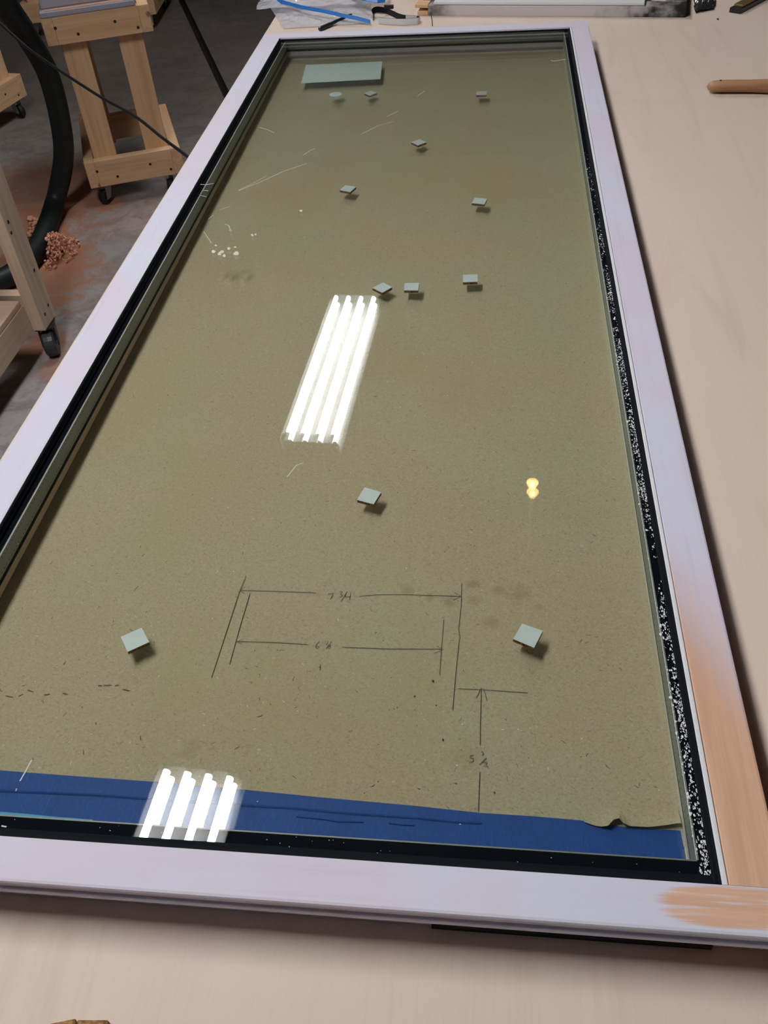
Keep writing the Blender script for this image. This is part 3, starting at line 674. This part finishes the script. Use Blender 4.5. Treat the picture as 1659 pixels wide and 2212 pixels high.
# ------------------------------------------------------------------ rolling stool with the grey base (beside the hose)
def stool(loc, ang, wid, dep, zb, rb, zt, rt, label, legs, back=True, scr=True, mat='pine'):
    r = empty('rolling_stand', loc, ang); ORG[r.name] = V((0, 0, 0)); T = .038
    for z, h in ((zb, rb), (zt, rt)):
        o = board('rail', r, (T, 0, z), (wid - T, 0, z), (0, 0, 1), h, -T, mat, None)
        if scr:
            for sx, sz in ((.11, .62), (.30, .30), (.66, .55), (.86, .22)): screw(o, (wid * sx, 0, z + h * sz), (0, -1, 0))
        board('rail', r, (T, dep - T, z), (wid - T, dep - T, z), (0, 0, 1), h, -T, mat, None)
        for x in (0, wid - T): board('side_rail', r, (x, 0, z), (x, dep, z), (0, 0, 1), h, T, mat, None)
    for y in (T, dep - 2 * T):
        for x0_, x1_ in legs: board('leg', r, (x0_, y, zb), (x0_, y, zt + rt - .003), (1, 0, 0), x1_ - x0_, T, mat, None)
    for x in (.055, wid - .055):
        for y in (.045, dep - .045): caster(r, x, y, zb, .9 + x)
    return r
A1 = V((-1.109, 2.981, 0)); DA = math.atan2(.3739, .9275)
st1 = stool(A1, DA, .372, .52, .078, .100, .592, .088, '', ((.042, .130), (.242, .330)))
tag(st1, 'pine stand on casters holding a pale grey metal base, hose beside it', 'stand')
# pale grey enamelled base on the stand
c_, s_ = math.cos(DA), math.sin(DA)
gb = empty('machine_base', (A1.x, A1.y, .6803), DA); ORG[gb.name] = V((0, 0, 0))
MB().prism([(.002, -.002), (.330, -.002), (.330, .46), (.002, .46)], lambda p: V((p[0], p[1], 0)), lambda p: V((p[0], p[1], .020))).build('base_flange', 'grey_enamel', gb, bevel=.004)
MB().prism([(.010, .030), (.322, .030), (.322, .45), (.010, .45)], lambda p: V((p[0], p[1], .0201)), lambda p: V((p[0] * .96 + .007, p[1] * .96 + .01, .27))).build('base_body', 'grey_enamel', gb, bevel=.006)
MB().prism([(.02, .001), (.32, .001), (.32, .028), (.02, .028)], lambda p: V((p[0], p[1], .0201)), lambda p: V((p[0], p[1], .0212))).build('sawdust_line', 'sawdust_pink', gb)
tag(gb, 'pale grey enamelled metal base dusted pink on the pine stand', 'machine base')

# further stand behind it (only its foot rail and casters show)
e0 = at(50, 52, .085); e1 = at(338, 31, .085); de = (e1 - e0); de.z = 0; wE = de.length
st2 = stool(V((e0.x, e0.y, 0)), math.atan2(de.y, de.x), wE, .55, .085, .100, .62, .089, '', ((.05, .139), (wE - .139, wE - .05)), scr=False)
tag(st2, 'second pine stand on casters in the dark behind the grey base', 'stand')

# stand at far left, its foot rail and one caster in view
d0 = at(60, 208, .080); d1 = at(0, 246, .080); dd = (d0 - d1); dd.z = 0; dd.normalize()
wD = .44; o0 = d0 - dd * wD
st3 = stool(V((o0.x, o0.y, 0)), math.atan2(dd.y, dd.x), wD, .50, .085, .100, .62, .089, '', ((.05, .139), (wD - .125, wD - .036)))
tag(st3, 'pine stand at the hose bend with a knotty foot rail and black caster', 'stand')

# ------------------------------------------------------------------ nearer cart: one post, a foot shelf and a caster
ZC = .100
pc = at(98.5, 715, ZC); CX, CY = pc.x, pc.y
ct = empty('shop_cart', (CX - .45, CY - .35, 0)); ORG[ct.name] = V((0, 0, 0))
def L_(x, y, z): return V((x - (CX - .45), y - (CY - .35), z))
CW, CD = 0.95, 1.05
for (x, y) in ((CX, CY), (CX - CW, CY), (CX, CY - CD), (CX - CW, CY - CD)):
    o = board('post', ct, L_(x - .038, y, ZC), L_(x - .038, y, .78), (0, 1, 0), .089, -.038, 'pine_pale', None)
    if x == CX and y == CY:
        for zz_, yy in ((.14, .03), (.15, .065), (.27, .06), (.44, .02), (.41, .015)): screw(o, L_(x, y + yy, zz_), (1, 0, 0))
for x in (CX - .038 - .001, CX - CW):
    board('shelf_beam', ct, L_(x - .038 if x > CX - .5 else x + .001, CY - CD + .089, ZC + .002), L_(x - .038 if x > CX - .5 else x + .001, CY - .001, ZC + .002), (0, 0, 1), .089, .038 if x > CX - .5 else .038, 'pine_pale', None)
board('cross_beam', ct, L_(CX - CW, CY + .089, ZC + .002), L_(CX - .039, CY + .089, ZC + .002), (0, 0, 1), .089, .038, 'pine_pale', None)
o = board('shelf', ct, L_(CX - CW, CY - CD + .09, ZC + .092), L_(CX - .0395, CY - CD + .09, ZC + .092), (0, 1, 0), CD - .10, .018, 'shelf_board', None)
for x in (CX - .019, CX - CW + .0):
    for y in (CY + .045, CY - CD + .045): caster(ct, *L_(x, y, 0).xy, ZC, 1.9, True)
for x in (CX - CW, CX - .038): board('top_rail', ct, L_(x, CY - CD, .7805), L_(x, CY + .089, .7805), (0, 0, 1), .089, .038, 'pine_pale', None)
tag(ct, 'pale wooden shop cart with a foot shelf and a dark braked caster', 'cart')

# ------------------------------------------------------------------ dust hose, cable, pipe, shavings
hp = [(-30, -60, 2.62), (20, 20, 2.70), (60, 80, 2.80), (104, 160, 2.88), (130, 260, 2.93), (137, 345, 2.95)]
pts = [aty(*q) for q in hp] + [at(118, 440, .052), at(92, 515, .040), at(66, 555, .040), at(30, 590, .040), at(0, 606, .040), at(-60, 640, .040)]
pts = [V((-1.10, 2.30, 1.32)), V((-1.06, 2.45, 1.12))] + pts
cl = catmull(pts, 40)
# resample evenly for the ribs
acc = [0]
for a, c in zip(cl, cl[1:]): acc.append(acc[-1] + (c - a).length)
n = int(acc[-1] / .0042); ev = []; j = 0
for i in range(n + 1):
    s_ = acc[-1] * i / n
    while j < len(acc) - 2 and acc[j + 1] < s_: j += 1
    ev.append(cl[j].lerp(cl[j + 1], (s_ - acc[j]) / max(1e-9, acc[j + 1] - acc[j])))
o = MB().tube(ev, .036, 20, rib=.0016).build('dust_hose', 'hose_rubber', anchor=True, smooth=True)
tag(o, 'thick ribbed dark dust collection hose curving down to the floor', 'hose')
def along(x, y, t_):
    return CP + ray(x, y).normalized() * t_
cb = [along(-60, -5, 3.05), along(0, 50, 2.95), along(60, 104, 2.86), along(118, 145, 2.76), along(215, 208, 2.58), along(290, 250, 2.45), along(350, 297, 2.33), along(405, 338, 2.22), along(440, 366, 2.14)]
e = cb[-1]; cb += [V((-.062, e.y - .12, BZ - .08)), V((-.0235, e.y - .16, BZ - .10))]
o = MB().tube(catmull(cb, 8), .0038, 10).build('power_cable', 'black_plastic', anchor=True, smooth=True)
tag(o, 'thin black cable strung from the hose to the workbench edge', 'cable')
f0, f1 = at(393, 0, .016), at(487, 197, .016); dr = (f1 - f0).normalized()
pp = MB().tube([f0 - dr * .35, f1 + dr * .55], .0155, 14).build('black_pole', 'black_pipe', anchor=True)
tag(pp, 'straight black pole lying on the dark concrete floor', 'pole')
# pile of curled pink shavings
rnd = random.Random(5); m = MB(); c0 = at(116, 556, 0)
for _ in range(1100):
    a = rnd.uniform(0, 6.283); rr = abs(rnd.gauss(0, .5)); rr = min(rr, 1.1)
    px_, py_ = c0.x + rr * .075 * math.cos(a), c0.y + .02 + rr * .105 * math.sin(a); h = .07 * max(0, 1 - rr * rr) * rnd.uniform(.3, 1) + .004
    if min((V((px_, py_, h)) - e_).length for e_ in ev[::4]) < .052: continue
    ax = V((rnd.uniform(-1, 1), rnd.uniform(-1, 1), rnd.uniform(-.6, .6))).normalized(); u = ax.orthogonal().normalized(); v_ = ax.cross(u)
    R_ = rnd.uniform(.003, .0065); wd = rnd.uniform(.003, .009); n = 5; arc = rnd.uniform(2, 4.5); vs = []
    for i in range(n + 1):
        th = arc * i / n; q = V((px_, py_, h + R_)) + (u * math.cos(th) + v_ * math.sin(th)) * R_
        for sg in (-1, 1):
            w2 = q + ax * sg * wd / 2; w2.z = max(w2.z, .001); vs.append(w2)
    m.add(vs, [(2 * i, 2 * i + 1, 2 * i + 3, 2 * i + 2) for i in range(n)])
o = m.build('wood_shavings', 'shaving', anchor=True, norm=False); tag(o, 'small heap of curled pink wood shavings by the hose on concrete', 'shavings', kind='stuff')
# loose shavings round the hose foot
m = MB()
for _ in range(160):
    px_, py_ = rnd.uniform(60, 112), rnd.uniform(470, 545); q0 = at(px_, py_, .004); ax = V((rnd.uniform(-1, 1), rnd.uniform(-1, 1), 0)).normalized(); u = ax.cross(V((0, 0, 1))); R_ = .006; vs = []
    if min((q0 - e_).length for e_ in ev[::4]) < .056: continue
    for i in range(5):
        th = 3.5 * i / 4
        for sg in (-1, 1): vs.append(q0 + (u * math.cos(th) + V((0, 0, 1)) * (math.sin(th) + .4)) * R_ + ax * sg * .005)
    m.add(vs, [(2 * i, 2 * i + 1, 2 * i + 3, 2 * i + 2) for i in range(4)])
o = m.build('scattered_shavings', 'shaving', anchor=True, norm=False); tag(o, 'loose scattered pink shavings behind the hose on the dusty floor', 'shavings', kind='stuff')

# ------------------------------------------------------------------ things on the far end of the bench
# second sash: stained edge, wooden horns, white face
n0 = at(905, 34, BZ); n1 = at(1480, 38, BZ); dx = (n1 - n0); ang = math.atan2(dx.y, dx.x); ln = dx.length
s2 = empty('stained_panel', (n0.x, n0.y, BZ), ang); ORG[s2.name] = V((0, 0, 0))
def bx(nm, a, c, mat, par=s2, bev=.0012): return MB().box(a, c).build(nm, mat, par, bevel=bev, org=(1e-9, 0, 0))
bx('rail', (.022, 0, 0), (ln, .045, .0215), 'stained_white')['label'] = 'rail with black smeared ends'
bx('rail', (.022, .50, 0), (ln, .545, .0215), 'stained_white')
bx('stile', (.0, .0452, 0), (.045, .4998, .0215), 'stained_white'); bx('stile', (ln - .045, .0452, 0), (ln, .4998, .0215), 'stained_white')
bx('wooden_horn', (-.004, .001, .0005), (.0215, .04, .0085), 'pine'); bx('wooden_horn', (-.010, .004, .0150), (.0215, .04, .0225), 'pine')
bx('face_board', (.035, .003, .0222), (ln - .09, .54, .0285), 'panel_white')
tag(s2, 'white panel with black smeared edge lying at the bench end', 'panel')
# crumpled dark film at the panel's end
def crumple(name, quadpx, z0, amp, mat, seed, nu=26, nv=14, zfun=None, base=BZ):
    rnd_ = random.Random(seed); g = [at(*q, base) for q in quadpx]; ph = [(rnd_.uniform(8, 55), rnd_.uniform(8, 55), rnd_.uniform(0, 6), rnd_.uniform(.3, 1)) for _ in range(9)]; vs = []
    for j in range(nv + 1):
        for i in range(nu + 1):
            a, c = i / nu, j / nv; p_ = (g[3] * (1 - a) + g[2] * a) * (1 - c) + (g[0] * (1 - a) + g[1] * a) * c
            h = 0
            for kx, ky, f_, am in ph: h += am * abs(math.sin(p_.x * kx * 2 + p_.y * ky * 2 + f_))
            edge = min(1, 4 * a, 4 * (1 - a), 4 * c, 4 * (1 - c))
            vs.append(V((p_.x + rnd_.uniform(-.002, .002), p_.y + rnd_.uniform(-.002, .002), base + z0 + amp * h / 9 * (.25 + .75 * edge) + (zfun(a, c) if zfun else 0))))
    w1 = nu + 1
    return MB().add(vs, [(j * w1 + i, j * w1 + i + 1, (j + 1) * w1 + i + 1, (j + 1) * w1 + i) for j in range(nv) for i in range(nu)])
o = crumple('film', [(1497, 2), (1545, 0), (1540, 22), (1500, 30)], .001, .034, 'dark_film', 3).build('plastic_film', 'dark_film', anchor=True, norm=False)
tag(o, 'crumpled dark shiny plastic film against the stained panel end', 'plastic film')
# zip bag
zb = group_root('zip_bag', at(700, 30, BZ))
bag = crumple('b', [(590, -60), (850, -75), (838, 22), (556, 36)], .0015, .030, 'clear_film', 9, 44, 26, lambda a, c: .012 * (1 - c)).build('bag_film', 'clear_film', zb, norm=False)
bag2 = crumple('b', [(575, 5), (800, 5), (800, 52), (612, 64)], .001, .018, 'clear_film', 12, 36, 14).build('bag_flap', 'clear_film', zb, norm=False)
zp = [at(575, -4, BZ + .012), at(610, 8, BZ + .02), at(650, 19, BZ + .022), at(700, 28, BZ + .022), at(735, 36, BZ + .018), at(770, 43, BZ + .012), at(800, 51, BZ + .006)]
m = MB(); n = len(zp); up = V((0, .007, .006)); m.add(zp + [q + up for q in zp], [(i, i + 1, n + i + 1, n + i) for i in range(n - 1)])
o = m.build('zip_strip', 'blue_zip', zb, norm=False); sd = o.modifiers.new('solid', 'SOLIDIFY'); sd.thickness = .0012; o['label'] = 'blue zip closure'
zp = [at(758, -6, BZ + .025), at(790, 2, BZ + .03), at(815, 6, BZ + .03), at(832, 4, BZ + .026)]
m = MB(); n = len(zp); m.add(zp + [q + V((0, .02, .006)) for q in zp], [(i, i + 1, n + i + 1, n + i) for i in range(n - 1)])
o = m.build('zip_strip', 'blue_zip', zb, norm=False); sd = o.modifiers.new('solid', 'SOLIDIFY'); sd.thickness = .0012
tag(zb, 'crumpled clear plastic bag with blue zip strip at the bench corner', 'plastic bag')
# black marker
a, c = at(692, 62, BZ + .005), at(752, 36, BZ + .005); d = (c - a).normalized(); ln2 = (c - a).length
pn = group_root('marker_pen', (a.x, a.y, BZ))
MB().tube([a - d * .004, a, a + d * .035], [.0035, .0050, .0050], 12).build('pen_cap', 'pen_black', pn)
MB().tube([a + d * .0355, a + d * .11, a + d * .115], [.0046, .0046, .0035], 12).build('pen_barrel', 'pen_black', pn)
tag(pn, 'slim black marker pen on the bench in front of the clear bag', 'pen')
# strap loop, white outside and black inside
stp = group_root('hook_strap', at(850, 45, BZ))
lo = [(806, 44), (803, 34), (812, 27), (832, 29), (852, 37), (872, 45), (905, 48), (900, 52), (868, 54), (840, 53), (818, 51)]
lp_ = catmull([at(x, y, BZ + .0006) for x, y in lo], 6)
def wall(off, h, nm, mat):
    m = MB(); n = len(lp_); cen = sum(lp_, V()) / n; A_ = [q + (cen - q).normalized() * off for q in lp_]
    m.add(A_ + [q + V((0, 0, h)) for q in A_], [(i, i + 1, n + i + 1, n + i) for i in range(n - 1)]); o = m.build(nm, mat, stp, norm=False); sd = o.modifiers.new('solid', 'SOLIDIFY'); sd.thickness = .0008
wall(0, .0125, 'white_face', 'strap_white'); wall(.0016, .0128, 'black_face', 'strap_black')
q = at(838, 31, BZ); MB().box((q.x - .008, q.y - .004, BZ + .012), (q.x + .014, q.y + .006, BZ + .019)).build('buckle', 'strap_black', stp)
tag(stp, 'looped white strap with black lining on the bench by the bag', 'strap')
# brass and black folding tool at the bench end
q0, q1 = at(1588, 20, BZ + .008), at(1622, 2, BZ + .008); d = (q1 - q0).normalized(); l_ = V((-d.y, d.x, 0))
tl_ = group_root('utility_tool', (q0.x, q0.y, BZ))
def obox(p, d_, l2, ln_, wd_, z0, z1, nm, mat):
    A_ = [p + l2 * wd_ / 2, p - l2 * wd_ / 2, p - l2 * wd_ / 2 + d_ * ln_, p + l2 * wd_ / 2 + d_ * ln_]
    MB().add([V((q.x, q.y, z0)) for q in A_] + [V((q.x, q.y, z1)) for q in A_], [(3, 2, 1, 0), (4, 5, 6, 7), (0, 1, 5, 4), (1, 2, 6, 5), (2, 3, 7, 6), (3, 0, 4, 7)]).build(nm, mat, tl_, bevel=.001)
obox(q0, d, l_, .13, .026, BZ + .0002, BZ + .010, 'tool_body', 'black_plastic'); obox(q0 + d * .012, d, l_, .11, .020, BZ + .0101, BZ + .015, 'tool_grip', 'brass')
tag(tl_, 'small black and brass hand tool beyond the stained panel end', 'tool')
# wooden brush handle coming in from the right
h0, h1 = at(1527, 186, BZ + .012), at(1665, 186, BZ + .012); d = (h1 - h0).normalized()
prof = [(0, .001), (.003, .0065), (.010, .0098), (.025, .0112), (.05, .0112), (.075, .0112), (.11, .0128), (.15, .013), (.18, .011)]
hr = group_root('wooden_brush', (h0.x, h0.y, BZ)); n = 18; vs = []; l_ = V((-d.y, d.x, 0))
for s_, r_ in prof:
    for k_ in range(n):
        th = 2 * math.pi * k_ / n; vs.append(V((h0.x, h0.y, BZ + .0118)) + d * s_ + l_ * (r_ * 1.12 * math.cos(th) + .002 * math.sin(s_ * 26)) + V((0, 0, .9 * r_ * math.sin(th))))
MB().add(vs, [(i * n + k_, i * n + (k_ + 1) % n, (i + 1) * n + (k_ + 1) % n, (i + 1) * n + k_) for i in range(len(prof) - 1) for k_ in range(n)] + [tuple(range(n))[::-1], tuple((len(prof) - 1) * n + k_ for k_ in range(n))]).build('handle', 'handle_wood', hr, smooth=True)
def wd_(s_, hw, z0, z1, ln_, nm, mat):
    p_ = h0 + d * s_; A_ = [p_ + l_ * hw, p_ - l_ * hw, p_ - l_ * hw + d * ln_, p_ + l_ * hw + d * ln_]
    MB().add([V((q.x, q.y, z0)) for q in A_] + [V((q.x, q.y, z1)) for q in A_], [(3, 2, 1, 0), (4, 5, 6, 7), (0, 1, 5, 4), (1, 2, 6, 5), (2, 3, 7, 6), (3, 0, 4, 7)]).build(nm, mat, hr)
wd_(.181, .03, BZ + .002, BZ + .022, .03, 'ferrule', 'steel'); wd_(.2115, .029, BZ + .001, BZ + .021, .05, 'bristles', 'strap_black')
q = h0 + d * .022 + V((0, 0, .0098)); MB().tube([q - V((0, 0, .004)), q + V((0, 0, .0005))], .0018, 8).build('hang_hole', 'screw_dark', hr)
tag(hr, 'rounded brown wooden brush handle lying on the bare plywood', 'brush')
# dark crumb and short thread
for (x, y, sx, lab) in ((1550, 43, .0026, 'tiny dark crumb on the plywood near the stained panel'),):
    q = at(x, y, BZ); rr = random.Random(2)
    bm = bmesh.new(); bmesh.ops.create_icosphere(bm, subdivisions=1, radius=sx)
    for v_ in bm.verts: v_.co *= rr.uniform(.7, 1.3); v_.co.z *= .6
    mz = min(v_.co.z for v_ in bm.verts)
    me = bpy.data.meshes.new('crumb'); bm.to_mesh(me); bm.free(); me.materials.append(MATS['black_plastic']); o = put('crumb', me); o.location = (q.x, q.y, BZ - mz); tag(o, lab, 'crumb')
q0, q1 = at(934, 56, BZ + .001), at(931, 33, BZ + .001)
o = MB().tube([q0, (q0 + q1) / 2 + V((.001, 0, 0)), q1], .0009, 6).build('black_thread', 'strap_black', anchor=True); tag(o, 'short black thread on the plywood in front of the stained panel', 'thread')
# two cork blocks at the near edge
def cork_block(pxs, h, label, seed):
    g = [at(*q, BZ) for q in pxs]; rr = random.Random(seed)
    n = len(g); m = MB(); m.add([V((q.x, q.y, BZ)) for q in g] + [V((q.x + rr.uniform(-.0005, .0005), q.y + rr.uniform(-.0005, .0005), BZ + h + rr.uniform(-.0008, .0008))) for q in g], [tuple(range(n))[::-1], tuple(range(n, 2 * n))] + [(i, (i + 1) % n, n + (i + 1) % n, n + i) for i in range(n)])
    o = m.build('cork_block', 'cork_block', anchor=True, bevel=.0008); tag(o, label, 'cork block', 'cork blocks at the bench edge')
cork_block([(112, 2262), (168, 2262), (166, 2204), (110, 2217)], .0040, 'brown cork block with a slanting side beside its square twin', 1)
cork_block([(173, 2262), (240, 2262), (238, 2208), (171, 2208)], .0052, 'square brown cork block beside its slanting twin', 2)
